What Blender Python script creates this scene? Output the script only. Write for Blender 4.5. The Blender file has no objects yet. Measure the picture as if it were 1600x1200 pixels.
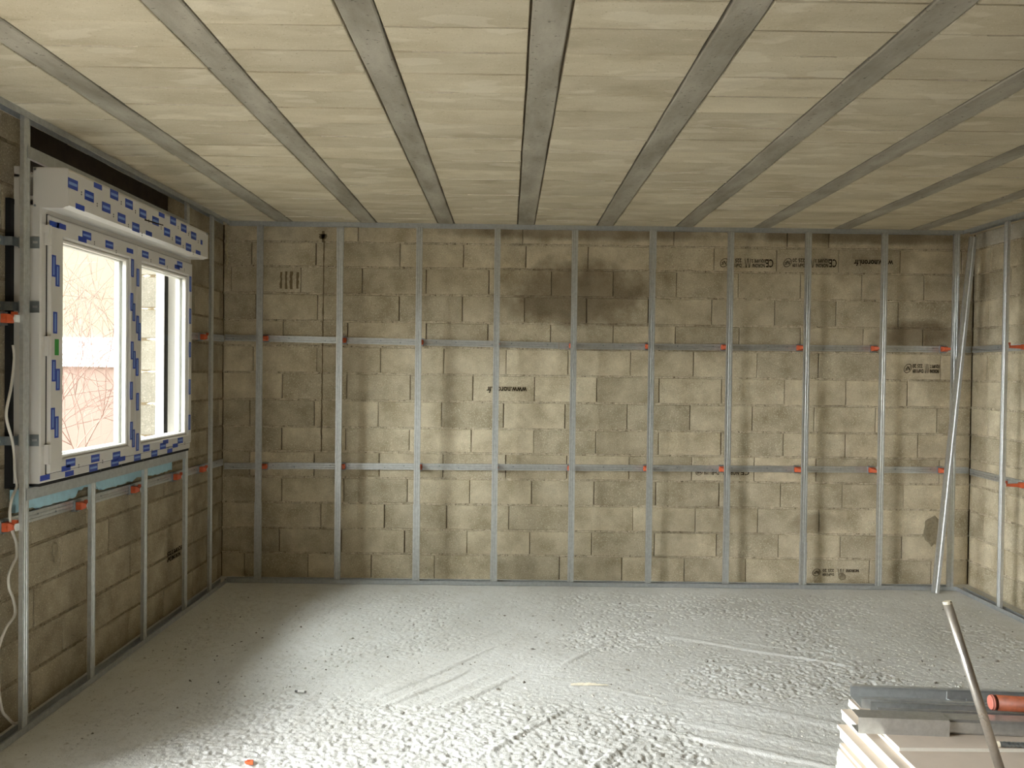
import bpy, bmesh, math, random
import numpy as np
from mathutils import Vector, Matrix

SC = bpy.context.scene
COL = SC.collection
R = math.radians
rng = random.Random(7)

# ------------------------------------------------------------------ camera
cam_d = bpy.data.cameras.new('camera')
cam_d.sensor_fit = 'HORIZONTAL'
cam_d.sensor_width = 36.0
cam_d.lens = 1267.8 * 36.0 / 1600.0
cam_d.clip_start = 0.05
cam = bpy.data.objects.new('camera', cam_d)
COL.objects.link(cam)
pit, yaw, rol = -0.0146, 0.0047, 0.0124
fw = Vector((math.sin(yaw) * math.cos(pit), math.cos(yaw) * math.cos(pit), math.sin(pit)))
r0 = Vector((math.cos(yaw), -math.sin(yaw), 0))
u0 = r0.cross(fw)
rt = r0 * math.cos(rol) + u0 * math.sin(rol)
upv = u0 * math.cos(rol) - r0 * math.sin(rol)
cam.matrix_world = Matrix(((rt.x, upv.x, -fw.x, 0), (rt.y, upv.y, -fw.y, -6.2372),
                           (rt.z, upv.z, -fw.z, 1.6475), (0, 0, 0, 1)))
SC.camera = cam

# ------------------------------------------------------------------ sky, exposure
W = bpy.data.worlds.new('overcast_sky')
SC.world = W
W.use_nodes = True
bg = W.node_tree.nodes['Background']
bg.inputs[0].default_value = (0.93, 0.97, 1.0, 1)
bg.inputs[1].default_value = 4.0
# overcast sky: three times brighter at the zenith than at the horizon
_t = W.node_tree; _c = _t.nodes.new('ShaderNodeTexCoord'); _s = _t.nodes.new('ShaderNodeSeparateXYZ'); _m = _t.nodes.new('ShaderNodeMapRange')
_m.inputs['From Min'].default_value = 0.0; _m.inputs['From Max'].default_value = 1.0
_m.inputs['To Min'].default_value = .5; _m.inputs['To Max'].default_value = 1.5
_t.links.new(_c.outputs['Generated'], _s.inputs[0]); _t.links.new(_s.outputs[2], _m.inputs['Value']); _t.links.new(_m.outputs['Result'], bg.inputs[1])
SC.view_settings.view_transform = 'Standard'
SC.view_settings.look = 'None'
SC.view_settings.gamma = 1.0
SC.view_settings.use_curve_mapping = False
SC.view_settings.exposure = 1.58
SC.cycles.diffuse_bounces = 8
SC.cycles.max_bounces = 14
SC.cycles.transparent_max_bounces = 12
SC.cycles.use_denoising = True

def portal(name, loc, rot, sx, sy):          # sampling guides in the window and the added opening; they give off no light of their own
    l = bpy.data.lights.new(name, 'AREA')
    l.shape = 'RECTANGLE'; l.size = sx; l.size_y = sy
    l.cycles.is_portal = True
    o = bpy.data.objects.new(name, l); o.location = loc; o.rotation_euler = rot
    COL.objects.link(o)

# low sun veiled by thin cloud: a broad soft source
sun_d = bpy.data.lights.new('veiled_sun', 'SUN'); sun_d.energy = 15.5; sun_d.angle = R(85); sun_d.color = (.955, .985, 1.0)
sun = bpy.data.objects.new('veiled_sun', sun_d); COL.objects.link(sun); sun.location = (-20, -3, 9)
_a, _e = R(8), R(20)
sun.rotation_euler = Vector((math.cos(_a) * math.cos(_e), math.sin(_a) * math.cos(_e), -math.sin(_e))).to_track_quat('-Z', 'Y').to_euler()

# plan of the room
XL, XLM = -2.147, -2.26      # left frame plane / left masonry face
XR, XRM = 3.485, 3.686
YM = 0.20                    # back masonry face
H = 2.78
YF = -8.0                    # wall behind the camera
WIN = (-2.47, -0.88, 1.10, 2.56)     # opening in left masonry: y0 y1 z0 z1
ADDED_OPENING = (-5.2, -3.6, 0.0, 2.35)        # unseen opening added in the left wall to let in more daylight
portal('window_portal', (-2.44, (WIN[0] + WIN[1]) / 2, (WIN[2] + WIN[3]) / 2), (0, R(-90), 0), WIN[3] - WIN[2], WIN[1] - WIN[0])
portal('added_opening_portal', (-2.44, (ADDED_OPENING[0] + ADDED_OPENING[1]) / 2, 1.175), (0, R(-90), 0), 2.35, ADDED_OPENING[1] - ADDED_OPENING[0])

# ------------------------------------------------------------------ materials
def hexc(r, g, b):
    f = lambda c: (c / 255 / 12.92) if c / 255 <= 0.04045 else ((c / 255 + 0.055) / 1.055) ** 2.4
    return (f(r), f(g), f(b), 1)

class NT:
    def __init__(s, name):
        s.m = bpy.data.materials.new(name); s.m.use_nodes = True
        s.t = s.m.node_tree; s.b = s.t.nodes['Principled BSDF']
        s.out = s.t.nodes['Material Output']
    def n(s, typ, **kw):
        nd = s.t.nodes.new(typ)
        for k, v in kw.items():
            if k.startswith('i_'):
                nd.inputs[k[2:].replace('_', ' ')].default_value = v
            else: setattr(nd, k, v)
        return nd
    def l(s, a, b): s.t.links.new(a, b)
    def noise(s, vec, scale, detail=4, rough=0.6):
        nd = s.n('ShaderNodeTexNoise'); nd.inputs['Scale'].default_value = scale
        nd.inputs['Detail'].default_value = detail; nd.inputs['Roughness'].default_value = rough
        if vec is not None: s.l(vec, nd.inputs['Vector'])
        return nd.outputs['Fac']
    def ramp(s, fac, lo, hi, a=0.0, b=1.0):
        nd = s.n('ShaderNodeMapRange'); nd.clamp = True
        nd.inputs['From Min'].default_value = lo; nd.inputs['From Max'].default_value = hi
        nd.inputs['To Min'].default_value = a; nd.inputs['To Max'].default_value = b
        s.l(fac, nd.inputs['Value']); return nd.outputs['Result']
    def mix(s, fac, a, b, mode='MIX'):
        nd = s.n('ShaderNodeMix', data_type='RGBA', blend_type=mode)
        for sock, v in ((nd.inputs[0], fac), (nd.inputs[6], a), (nd.inputs[7], b)):
            if isinstance(v, (int, float)): sock.default_value = v
            elif isinstance(v, tuple): sock.default_value = v
            else: s.l(v, sock)
        return nd.outputs[2]
    def math(s, op, a, b=None):
        nd = s.n('ShaderNodeMath', operation=op)
        for i, v in enumerate((a, b)):
            if v is None: continue
            if isinstance(v, (int, float)): nd.inputs[i].default_value = v
            else: s.l(v, nd.inputs[i])
        return nd.outputs[0]
    def bump(s, h, strength, dist):
        nd = s.n('ShaderNodeBump'); nd.inputs['Strength'].default_value = strength
        nd.inputs['Distance'].default_value = dist
        s.l(h, nd.inputs['Height']); s.l(nd.outputs[0], s.b.inputs['Normal'])
    def pos(s): return s.n('ShaderNodeNewGeometry').outputs['Position']
    def rand(s): return s.n('ShaderNodeObjectInfo').outputs['Random']
    def color(s, c): s.l(c, s.b.inputs['Base Color']) if not isinstance(c, tuple) else setattr(s.b.inputs['Base Color'], 'default_value', c)
    def set(s, **kw):
        for k, v in kw.items(): s.b.inputs[k.replace('_', ' ')].default_value = v
        return s.m

def plain(name, col, rough=0.6, metal=0.0, spec=0.5, grain=0.0, gscale=60):
    m = NT(name)
    if grain:
        f = m.noise(m.pos(), gscale, 4)
        m.color(m.mix(m.ramp(f, .3, .7), tuple(c * (1 - grain) for c in col[:3]) + (1,), tuple(min(1, c * (1 + grain)) for c in col[:3]) + (1,)))
    else: m.color(col)
    return m.set(Roughness=rough, Metallic=metal, Specular_IOR_Level=spec)

def concrete_block_mat(name, c_dark, c_lite, stains=None, drip=False):
    m = NT(name); p = m.pos(); r = m.rand()
    off = m.n('ShaderNodeVectorMath', operation='ADD'); m.l(p, off.inputs[0])
    cmb = m.n('ShaderNodeCombineXYZ')
    m.l(m.math('MULTIPLY', r, 37.0), cmb.inputs[0]); m.l(m.math('MULTIPLY', r, 91.0), cmb.inputs[2])
    m.l(cmb.outputs[0], off.inputs[1]); q = off.outputs[0]
    base = m.mix(m.ramp(m.noise(q, 5.0, 4), .32, .68), c_dark, c_lite)
    # each block its own tone
    tone = m.ramp(r, 0, 1, 0.84, 1.14)
    cb = m.n('ShaderNodeCombineColor'); [m.l(tone, cb.inputs[i]) for i in range(3)]
    base = m.mix(1.0, base, cb.outputs[0], 'MULTIPLY')
    # aggregate speckle and pores
    base = m.mix(m.ramp(m.noise(q, 140, 2, .5), .57, .70, 0, .6), base, tuple(min(.9, c * 1.6) for c in c_lite[:3]) + (1,))
    pores = m.ramp(m.noise(q, 120, 3, .6), .30, .40, 1, 0)
    base = m.mix(m.math('MULTIPLY', pores, .6), base, tuple(c * .32 for c in c_dark[:3]) + (1,))
    # damp, crossing the joints
    damp = m.ramp(m.noise(p, 1.3, 5, .65), .54, .72, 0, .38)
    base = m.mix(damp, base, tuple(c * .45 for c in c_dark[:3]) + (1,))
    base = add_stains(m, p, base, stains or [])
    m.color(base)
    hh = m.math('ADD', m.noise(q, 130, 4, .7), m.math('MULTIPLY', m.noise(q, 20, 3), .8))
    m.bump(hh, .55, .006)
    return m.set(Roughness=.95, Specular_IOR_Level=.15)

def add_stains(m, p, base, stains):
    sp = m.n('ShaderNodeSeparateXYZ'); m.l(p, sp.inputs[0])
    for (sx, sz, rx, rz, amt) in stains:
        dx = m.math('DIVIDE', m.math('SUBTRACT', sp.outputs[0], sx), rx)
        dz = m.math('DIVIDE', m.math('SUBTRACT', sp.outputs[2], sz), rz)
        d = m.math('ADD', m.math('MULTIPLY', dx, dx), m.math('MULTIPLY', dz, dz))
        d = m.math('ADD', d, m.math('MULTIPLY', m.math('SUBTRACT', m.noise(p, 5, 4), .5), 2.0))
        base = m.mix(m.ramp(d, .35, 1.25, amt, 0), base, hexc(88, 70, 44))
    return base

M = {}
STAINS = [(0.52, 2.27, .64, .27, .6), (3.25, 1.98, .35, .12, .6), (2.75, 2.75, .9, .06, .6), (0.6, 2.76, 1.2, .07, .55), (2.5, .48, .25, .08, .35)]
M['block'] = concrete_block_mat('concrete_block', hexc(168, 154, 127), hexc(214, 201, 175),
    stains=STAINS)
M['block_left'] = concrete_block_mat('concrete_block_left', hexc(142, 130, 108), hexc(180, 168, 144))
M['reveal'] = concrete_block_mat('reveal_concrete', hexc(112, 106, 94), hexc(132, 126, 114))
M['block_ring'] = concrete_block_mat('ring_beam_concrete', hexc(190, 184, 170), hexc(214, 208, 194))
def mk_mortar(name, c0, c1):
    m = NT(name); p = m.pos()
    base = m.mix(m.ramp(m.noise(p, 30, 5), .35, .65), c0, c1)
    base = m.mix(m.ramp(m.noise(p, 70, 3), .34, .42, .75, 0), base, hexc(70, 56, 36))
    base = m.mix(m.ramp(m.noise(p, 1.3, 5, .65), .54, .70, 0, .55), base, hexc(84, 70, 46))
    if name == 'mortar': base = add_stains(m, p, base, STAINS)
    m.color(base); m.bump(m.noise(p, 90, 4, .7), .8, .008)
    return m.set(Roughness=.95, Specular_IOR_Level=.1)
M['mortar'] = mk_mortar('mortar', hexc(176, 163, 138), hexc(216, 203, 179))
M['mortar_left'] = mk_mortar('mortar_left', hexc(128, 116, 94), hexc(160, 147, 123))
M['core'] = plain('masonry_core', hexc(96, 82, 60), .95, grain=.25, gscale=25)
def mk_infill():
    m = NT('ceiling_infill'); p = m.pos(); r = m.rand()
    off = m.n('ShaderNodeVectorMath', operation='ADD'); m.l(p, off.inputs[0])
    cmb = m.n('ShaderNodeCombineXYZ'); m.l(m.math('MULTIPLY', r, 53.0), cmb.inputs[0]); m.l(m.math('MULTIPLY', r, 17.0), cmb.inputs[1])
    m.l(cmb.outputs[0], off.inputs[1]); q = off.outputs[0]
    mp = m.n('ShaderNodeMapping'); mp.inputs['Scale'].default_value = (2.2, 4.6, 4.0); m.l(q, mp.inputs[0])
    base = m.mix(m.ramp(m.noise(mp.outputs[0], 1.0, 5), .3, .7), hexc(182, 171, 146), hexc(206, 196, 172))
    base = m.mix(m.ramp(m.noise(q, 130, 2, .5), .60, .72, 0, .35), base, hexc(222, 214, 196))
    base = m.mix(m.ramp(m.noise(q, 95, 3, .6), .28, .38, .5, 0), base, hexc(120, 108, 86))
    tone = m.ramp(r, 0, 1, .90, 1.07)
    cb = m.n('ShaderNodeCombineColor'); [m.l(tone, cb.inputs[i]) for i in range(3)]
    base = m.mix(1.0, base, cb.outputs[0], 'MULTIPLY')
    mp2 = m.n('ShaderNodeMapping'); mp2.inputs['Scale'].default_value = (3.0, 7.5, 4.0); m.l(p, mp2.inputs[0])
    lait = m.ramp(m.noise(mp2.outputs[0], 1.0, 3, .45), .58, .605, 0, .34)        # cement wash with crisp rims
    base = m.mix(lait, base, hexc(222, 214, 194))
    mp3 = m.n('ShaderNodeMapping'); mp3.inputs['Scale'].default_value = (2.6, 5.5, 4.0); mp3.inputs['Location'].default_value = (4, 7, 1); m.l(p, mp3.inputs[0])
    base = m.mix(m.ramp(m.noise(mp3.outputs[0], 1.0, 5, .6), .54, .68, 0, .38), base, hexc(152, 139, 113))
    m.color(base)
    m.bump(m.noise(q, 140, 4, .7), .35, .004)
    return m.set(Roughness=.95, Specular_IOR_Level=.15)
M['infill'] = mk_infill()
def mk_beam():
    m = NT('precast_beam_concrete'); p = m.pos()
    mp = m.n('ShaderNodeMapping'); mp.inputs['Scale'].default_value = (7, 2.2, 4.0); m.l(p, mp.inputs[0])
    base = m.mix(m.ramp(m.noise(mp.outputs[0], 1.0, 5), .32, .68), hexc(134, 128, 114), hexc(172, 166, 152))
    base = m.mix(m.ramp(m.noise(p, 55, 4), .30, .38, .7, 0), base, hexc(70, 66, 56))
    m.color(base); m.bump(m.noise(p, 70, 4, .7), .4, .005)
    return m.set(Roughness=.9, Specular_IOR_Level=.2)
M['beam'] = mk_beam()
def mk_floor():
    m = NT('rough_screed'); p = m.pos()
    base = m.mix(m.ramp(m.noise(p, 1.1, 5), .35, .65), hexc(196, 195, 189), hexc(213, 213, 209))
    base = m.mix(m.ramp(m.noise(p, 14, 5, .65), .52, .70, 0, .35), base, hexc(172, 166, 152))
    base = m.mix(m.ramp(m.noise(p, 110, 2), .28, .34, .8, 0), base, hexc(112, 106, 94))
    m.color(base); m.bump(m.math('ADD', m.noise(p, 45, 5, .7), m.math('MULTIPLY', m.noise(p, 160, 3), .5)), .6, .008)
    return m.set(Roughness=.95, Specular_IOR_Level=.2)
M['floor'] = mk_floor()
def mk_galv(name, c, rough, metal=.85):
    m = NT(name); p = m.pos()
    f = m.noise(p, 45, 3)
    m.color(m.mix(m.ramp(f, .35, .65), tuple(x * .86 for x in c[:3]) + (1,), c))
    m.l(m.ramp(m.noise(p, 12, 3), .3, .7, rough - .08, rough + .1), m.b.inputs['Roughness'])
    return m.set(Metallic=metal)
M['galv'] = mk_galv('galvanized_steel', (.62, .63, .62, 1), .38, .78)
M['galv_dark'] = mk_galv('galvanized_steel_dull', (.36, .40, .42, 1), .45)
M['galv_mid'] = mk_galv('galvanized_steel_mid', (.56, .58, .57, 1), .36, .6)
M['track'] = mk_galv('galvanized_track', (.55, .57, .58, 1), .5)
M['pvc'] = plain('white_pvc', hexc(206, 202, 195), .35)
M['film_blue'] = plain('film_print_blue', hexc(22, 60, 160), .35)
M['film_pale'] = plain('film_print_pale', hexc(120, 150, 205), .35)
M['film_green'] = plain('film_print_green', hexc(40, 140, 50), .4)
M['ink'] = plain('black_ink', hexc(52, 42, 28), .9, spec=.1)
M['ink_grey'] = plain('grey_ink', hexc(92, 90, 88), .6)
M['black'] = plain('gap_black', hexc(16, 15, 14), .8)  # black painted in for the dark gaps around frame and sashes
M['orange'] = plain('orange_plastic', hexc(204, 92, 50), .4, grain=.1)
M['white_plastic'] = plain('white_plastic', hexc(225, 225, 220), .4)
M['foam'] = plain('blue_polystyrene', hexc(176, 214, 226), .85, grain=.08, gscale=30)
M['lintel'] = plain('dark_brown_lintel', hexc(54, 44, 34), .9, grain=.3, gscale=14)  # grained dark brown over the whole lintel
M['cable'] = plain('cable_sheath', hexc(214, 208, 196), .45)
M['paper'] = plain('plasterboard_paper', hexc(206, 192, 176), .85, grain=.05, gscale=8)
M['gypsum'] = plain('gypsum_edge', hexc(240, 236, 224), .9, grain=.03)
M['rod'] = mk_galv('steel_tube', (.62, .58, .52, 1), .3)
M['capcream'] = plain('cream_cap', hexc(226, 216, 192), .6)
M['handle'] = plain('orange_painted_handle', hexc(130, 67, 40), .55, grain=.3, gscale=50)
M['handle_end'] = plain('pink_handle_end', hexc(190, 112, 96), .6, grain=.08)
M['collar'] = plain('dark_collar', hexc(90, 44, 30), .6)
M['wood'] = plain('pale_wood', hexc(206, 198, 176), .8, grain=.12, gscale=90)
M['pebble'] = plain('dark_grit', hexc(110, 104, 94), .95, grain=.4, gscale=40)
M['crumb'] = plain('screed_crumb', hexc(190, 187, 178), .95, grain=.1)
M['mortar_grey'] = plain('grey_mortar_patch', hexc(140, 129, 106), .95, grain=.2, gscale=50)
M['foam_gap'] = plain('expanding_foam', hexc(196, 184, 150), .9, grain=.1)
M['facade_up'] = plain('cream_render', hexc(139, 132, 112), .9, grain=.03, gscale=4)
M['facade_low'] = plain('pink_render', hexc(140, 118, 107), .9, grain=.03, gscale=4)
M['facade_band'] = plain('white_band', hexc(226, 226, 224), .8)
M['twig'] = plain('reddish_bark', hexc(150, 122, 112), .9)
M['soil'] = plain('outdoor_ground', hexc(150, 140, 125), .95, grain=.15, gscale=3)
def mk_glass():
    m = NT('window_glass')
    for l_ in list(m.t.links): m.t.links.remove(l_)
    tr = m.n('ShaderNodeBsdfTransparent'); tr.inputs[0].default_value = (.95, .97, .96, 1)
    gl = m.n('ShaderNodeBsdfGlossy'); gl.inputs['Roughness'].default_value = .02
    lw = m.n('ShaderNodeLayerWeight'); lw.inputs['Blend'].default_value = .5
    fr = m.math('ADD', m.math('MULTIPLY', m.math('POWER', lw.outputs['Facing'], 5.0), .5), .03)
    mx = m.n('ShaderNodeMixShader'); m.l(fr, mx.inputs[0]); m.l(tr.outputs[0], mx.inputs[1]); m.l(gl.outputs[0], mx.inputs[2])
    m.l(mx.outputs[0], m.out.inputs[0]); return m.m
M['glass'] = mk_glass()

# ------------------------------------------------------------------ mesh helpers
class MB:
    def __init__(s): s.v = []; s.f = []; s.mi = []
    def add(s, vs, fs, mi=0):
        o = len(s.v); s.v += [tuple(v) for v in vs]
        s.f += [tuple(i + o for i in f) for f in fs]; s.mi += [mi] * len(fs)
    def box(s, a, b, mi=0, mfaces=None):
        (x0, y0, z0), (x1, y1, z1) = a, b
        vs = [(x0, y0, z0), (x1, y0, z0), (x1, y1, z0), (x0, y1, z0), (x0, y0, z1), (x1, y0, z1), (x1, y1, z1), (x0, y1, z1)]
        fs = [(0, 3, 2, 1), (4, 5, 6, 7), (0, 1, 5, 4), (1, 2, 6, 5), (2, 3, 7, 6), (3, 0, 4, 7)]
        o = len(s.v); s.v += vs; s.f += [tuple(i + o for i in f) for f in fs]
        s.mi += mfaces if mfaces else [mi] * 6
    def cyl(s, p0, p1, r0_, r1_=None, n=12, mi=0, cap=None):
        r1_ = r0_ if r1_ is None else r1_
        p0, p1 = Vector(p0), Vector(p1); d = (p1 - p0).normalized()
        a = d.orthogonal().normalized(); b = d.cross(a); o = len(s.v)
        for p, r in ((p0, r0_), (p1, r1_)):
            for i in range(n):
                t = 2 * math.pi * i / n
                s.v.append(tuple(p + (a * math.cos(t) + b * math.sin(t)) * r))
        for i in range(n):
            j = (i + 1) % n; s.f.append((o + i, o + j, o + n + j, o + n + i)); s.mi.append(mi)
        s.f.append(tuple(o + i for i in reversed(range(n)))); s.mi.append(mi if cap is None else cap)
        s.f.append(tuple(o + n + i for i in range(n))); s.mi.append(mi)
    def tube(s, pts, r, n=8, mi=0, r_end=None):
        pts = [Vector(p) for p in pts]; o = len(s.v); k = len(pts); a = None
        for i, p in enumerate(pts):
            d = (pts[min(i + 1, k - 1)] - pts[max(i - 1, 0)]).normalized()
            a = d.orthogonal().normalized() if a is None else (a - d * a.dot(d)).normalized()
            b = d.cross(a); rr = r if r_end is None else r + (r_end - r) * i / (k - 1)
            for j in range(n):
                t = 2 * math.pi * j / n; s.v.append(tuple(p + (a * math.cos(t) + b * math.sin(t)) * rr))
        for i in range(k - 1):
            for j in range(n):
                q = (j + 1) % n
                s.f.append((o + i * n + j, o + i * n + q, o + (i + 1) * n + q, o + (i + 1) * n + j)); s.mi.append(mi)
        s.f.append(tuple(o + j for j in reversed(range(n)))); s.mi.append(mi)
        s.f.append(tuple(o + (k - 1) * n + j for j in range(n))); s.mi.append(mi)
    def mesh(s, name, mats, smooth=False):
        me = bpy.data.meshes.new(name); me.from_pydata(s.v, [], s.f); me.validate()
        for m in (mats if isinstance(mats, (list, tuple)) else [mats]): me.materials.append(m)
        if len(me.polygons) == len(s.mi): me.polygons.foreach_set('material_index', s.mi)
        bm = bmesh.new(); bm.from_mesh(me); bmesh.ops.recalc_face_normals(bm, faces=bm.faces); bm.to_mesh(me); bm.free()
        if smooth: me.polygons.foreach_set('use_smooth', [True] * len(me.polygons))
        me.update(); return me
    def obj(s, name, mats, parent=None, loc=(0, 0, 0), smooth=False):
        return link(name, s.mesh(name, mats, smooth), parent, loc)

def link(name, me, parent=None, loc=(0, 0, 0), rot=(0, 0, 0)):
    o = bpy.data.objects.new(name, me); COL.objects.link(o)
    o.location = loc; o.rotation_euler = rot
    if parent: o.parent = parent
    return o
def thing(name, label, cat, loc=(0, 0, 0), rot=(0, 0, 0), group=None):
    o = link(name, None, None, loc, rot); tag(o, label, cat, group); return o
def tag(o, label, cat, group=None, kind=None):
    o['label'] = label; o['category'] = cat
    if group: o['group'] = group
    if kind: o['kind'] = kind
    return o
def struct(o, label=None, cat=None):
    o['kind'] = 'structure'
    if label: o['label'] = label
    if cat: o['category'] = cat
    return o

def ribbon(pts, t):
    """closed outline (outer + inner side) of a bent sheet with centreline pts"""
    n = len(pts); out, inn = [], []
    for i, p in enumerate(pts):
        p = Vector(p); a = Vector(pts[max(i - 1, 0)]); b = Vector(pts[min(i + 1, n - 1)])
        d1 = (p - a).normalized() if i else (b - p).normalized(); d2 = (b - p).normalized() if i < n - 1 else d1
        m = (Vector((-d1.y, d1.x)) + Vector((-d2.y, d2.x)))
        m = m.normalized() if m.length > 1e-6 else Vector((-d1.y, d1.x))
        k = max(.5, abs(m.dot(Vector((-d1.y, d1.x)))))
        out.append(p + m * (t / 2 / k)); inn.append(p - m * (t / 2 / k))
    return out, inn
def sheet(mb, pts, t, fmap, l0, l1, mi=0):
    """extrude a bent sheet section between l0 and l1; fmap(a, b, l) -> xyz"""
    out, inn = ribbon(pts, t); n = len(pts); vs = []
    for l in (l0, l1):
        vs += [fmap(p.x, p.y, l) for p in out] + [fmap(p.x, p.y, l) for p in inn]
    fs = []; S = 2 * n
    for i in range(n - 1):
        fs += [(i, i + 1, S + i + 1, S + i), (n + i + 1, n + i, S + n + i, S + n + i + 1),
               (i + 1, i, n + i, n + i + 1), (S + i, S + i + 1, S + n + i + 1, S + n + i)]
    fs += [(0, S, S + n, n), (n - 1, 2 * n - 1, S + 2 * n - 1, S + n - 1)]
    mb.add(vs, fs, mi)
# furring channel used for studs and rails: (across, depth), face at depth 0
STUD = [(-.016, .0165), (-.0228, .0165), (-.0228, 0), (-.0115, 0), (-.0095, .0026), (-.0060, .0026), (-.0040, 0.0004),
        (.0040, 0.0004), (.0060, .0026), (.0095, .0026), (.0115, 0), (.0228, 0), (.0228, .0165), (.016, .0165)]
SLEEVE = [(-.0262, .0175), (-.0262, -.0022), (-.011, -.0022), (-.009, .0002), (.009, .0002), (.011, -.0022), (.0262, -.0022), (.0262, .0175)]

def stud(loc, rz, z0, z1, label, joint=None, upper=True, group=None, lean=None):
    """vertical furring stud standing in the tracks; its face looks to local -y"""
    t = thing('metal_stud', label, 'stud', loc, (0, 0, rz), group)
    mb = MB(); sheet(mb, STUD, .0012, lambda a, b, l: (a, b + .0025, l), z0, z1); mb.obj('profile', M['galv'], t)
    if joint:
        mb = MB(); a, b = (z0, joint) if not upper else (joint, z1)
        sheet(mb, SLEEVE, .0011, lambda p, q_, l: (p, q_ + .0025, l), a, b); s_ = mb.obj('sleeve', M['galv'], t)
    return t
def track(name, label, p0, p1, inward, up, depth=.05, flange=.03, mat='track'):
    """U channel from p0 to p1 (front edge line), opening up (up=1) or down (-1); inward = unit xy vector towards the masonry"""
    p0, p1 = Vector(p0), Vector(p1); L = (p1 - p0).length; d = (p1 - p0).normalized(); iw = Vector((inward[0], inward[1], 0))
    o = thing(name, label, 'track', p0)
    mb = MB(); pts = [(0, flange), (0, 0), (depth, 0), (depth, flange)]
    sheet(mb, pts, .0014, lambda a, b, l: tuple(d * l + iw * a + Vector((0, 0, up * (b + .0007)))), 0, L)
    mb.obj('channel', M[mat], o)
    sc = MB(); k = max(2, int(L / .6))
    for i in range(k):
        c = d * (L * (i + .5) / k) + iw * depth * .5 + Vector((0, 0, up * .0015)); sc.cyl(c, c + Vector((0, 0, up * .004)), .006, .004, 8)
    s_ = sc.obj('fixing_screws', M['galv_dark'], o); s_['kind'] = 'stuff'
    return o

# ------------------------------------------------------------------ numpy value noise for the floor relief
nr = np.random.default_rng(11)
def vnoise(x, y, n=256):
    tab = nr.random((n, n)); xi = np.floor(x).astype(int); yi = np.floor(y).astype(int)
    fx = x - xi; fy = y - yi; fx = fx * fx * (3 - 2 * fx); fy = fy * fy * (3 - 2 * fy)
    g = lambda i, j: tab[i % n, j % n]
    return (g(xi, yi) * (1 - fx) + g(xi + 1, yi) * fx) * (1 - fy) + (g(xi, yi + 1) * (1 - fx) + g(xi + 1, yi + 1) * fx) * fy
def fbm(x, y, s, o=3):
    return sum(vnoise(x * s * 2 ** k + 13 * k, y * s * 2 ** k + 7 * k) * .5 ** k for k in range(o)) / (2 - .5 ** (o - 1))
def sstep(v, a, b):
    t = np.clip((v - a) / (b - a), 0, 1); return t * t * (3 - 2 * t)
def floor_h(X, Y):
    def streak(ang, s_along, s_across, a, b):
        c, s = math.cos(ang), math.sin(ang); u = X * c + Y * s; v = -X * s + Y * c
        w = v + .05 * (fbm(X, Y, 2.0, 2) - .5)
        return sstep(vnoise(u * s_along, w * s_across), a, b)
    low = fbm(X, Y, .9, 3) - .5
    rough = sstep(fbm(X, Y, 1.6, 3), .44, .60)
    grit = fbm(X, Y, 46, 2); fine = fbm(X + .35 * Y, Y, 72, 1)
    side = sstep(X + .25 * (fbm(X, Y, 1, 2) - .5), .35, .9)
    s1 = streak(R(52), 1.1, 17, .68, .92) * (1 - side); s2 = streak(R(-28), .9, 15, .66, .92) * side
    near = sstep(-Y, .5, 1.6)
    h = low * .010 + rough * near * ((grit - .5) * .0055 + (fine - .5) * .004) + (fine - .5) * .0016
    h += (s1 + s2) * near * .0075
    h -= sstep(fbm(X, Y, 56, 2), .62, .74) * (.3 + rough) * .0065
    edge = np.minimum.reduce([sstep(X + 2.15, .06, .35), sstep(3.48 - X, .06, .35), sstep(-Y, .06, .35)])
    return np.where(edge > 0, h * np.clip(edge, 0, 1), 0) - .0025
def make_floor():
    xs = np.arange(-2.5, 3.75, 0.0068); ys = np.concatenate([np.linspace(YF, -3.5, 30)[:-1], np.arange(-3.5, .42, 0.0068)])
    X, Y = np.meshgrid(xs, ys); Z = floor_h(X, Y)
    nx, ny = len(xs), len(ys)
    V = np.stack([X, Y, Z], -1).reshape(-1, 3)
    i = np.arange(nx - 1)[None, :] + nx * np.arange(ny - 1)[:, None]
    F = np.stack([i, i + 1, i + 1 + nx, i + nx], -1).reshape(-1, 4)
    me = bpy.data.meshes.new('floor'); me.vertices.add(len(V)); me.vertices.foreach_set('co', V.astype(np.float32).ravel())
    me.loops.add(F.size); me.loops.foreach_set('vertex_index', F.astype(np.int32).ravel())
    me.polygons.add(len(F)); me.polygons.foreach_set('loop_start', np.arange(0, F.size, 4, dtype=np.int32))
    me.update(); me.validate(); me.polygons.foreach_set('use_smooth', [True] * len(F))
    me.materials.append(M['floor'])
    return struct(link('floor', me), 'pale grey rough screed floor with trowel streaks', 'floor')
make_floor()

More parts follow.
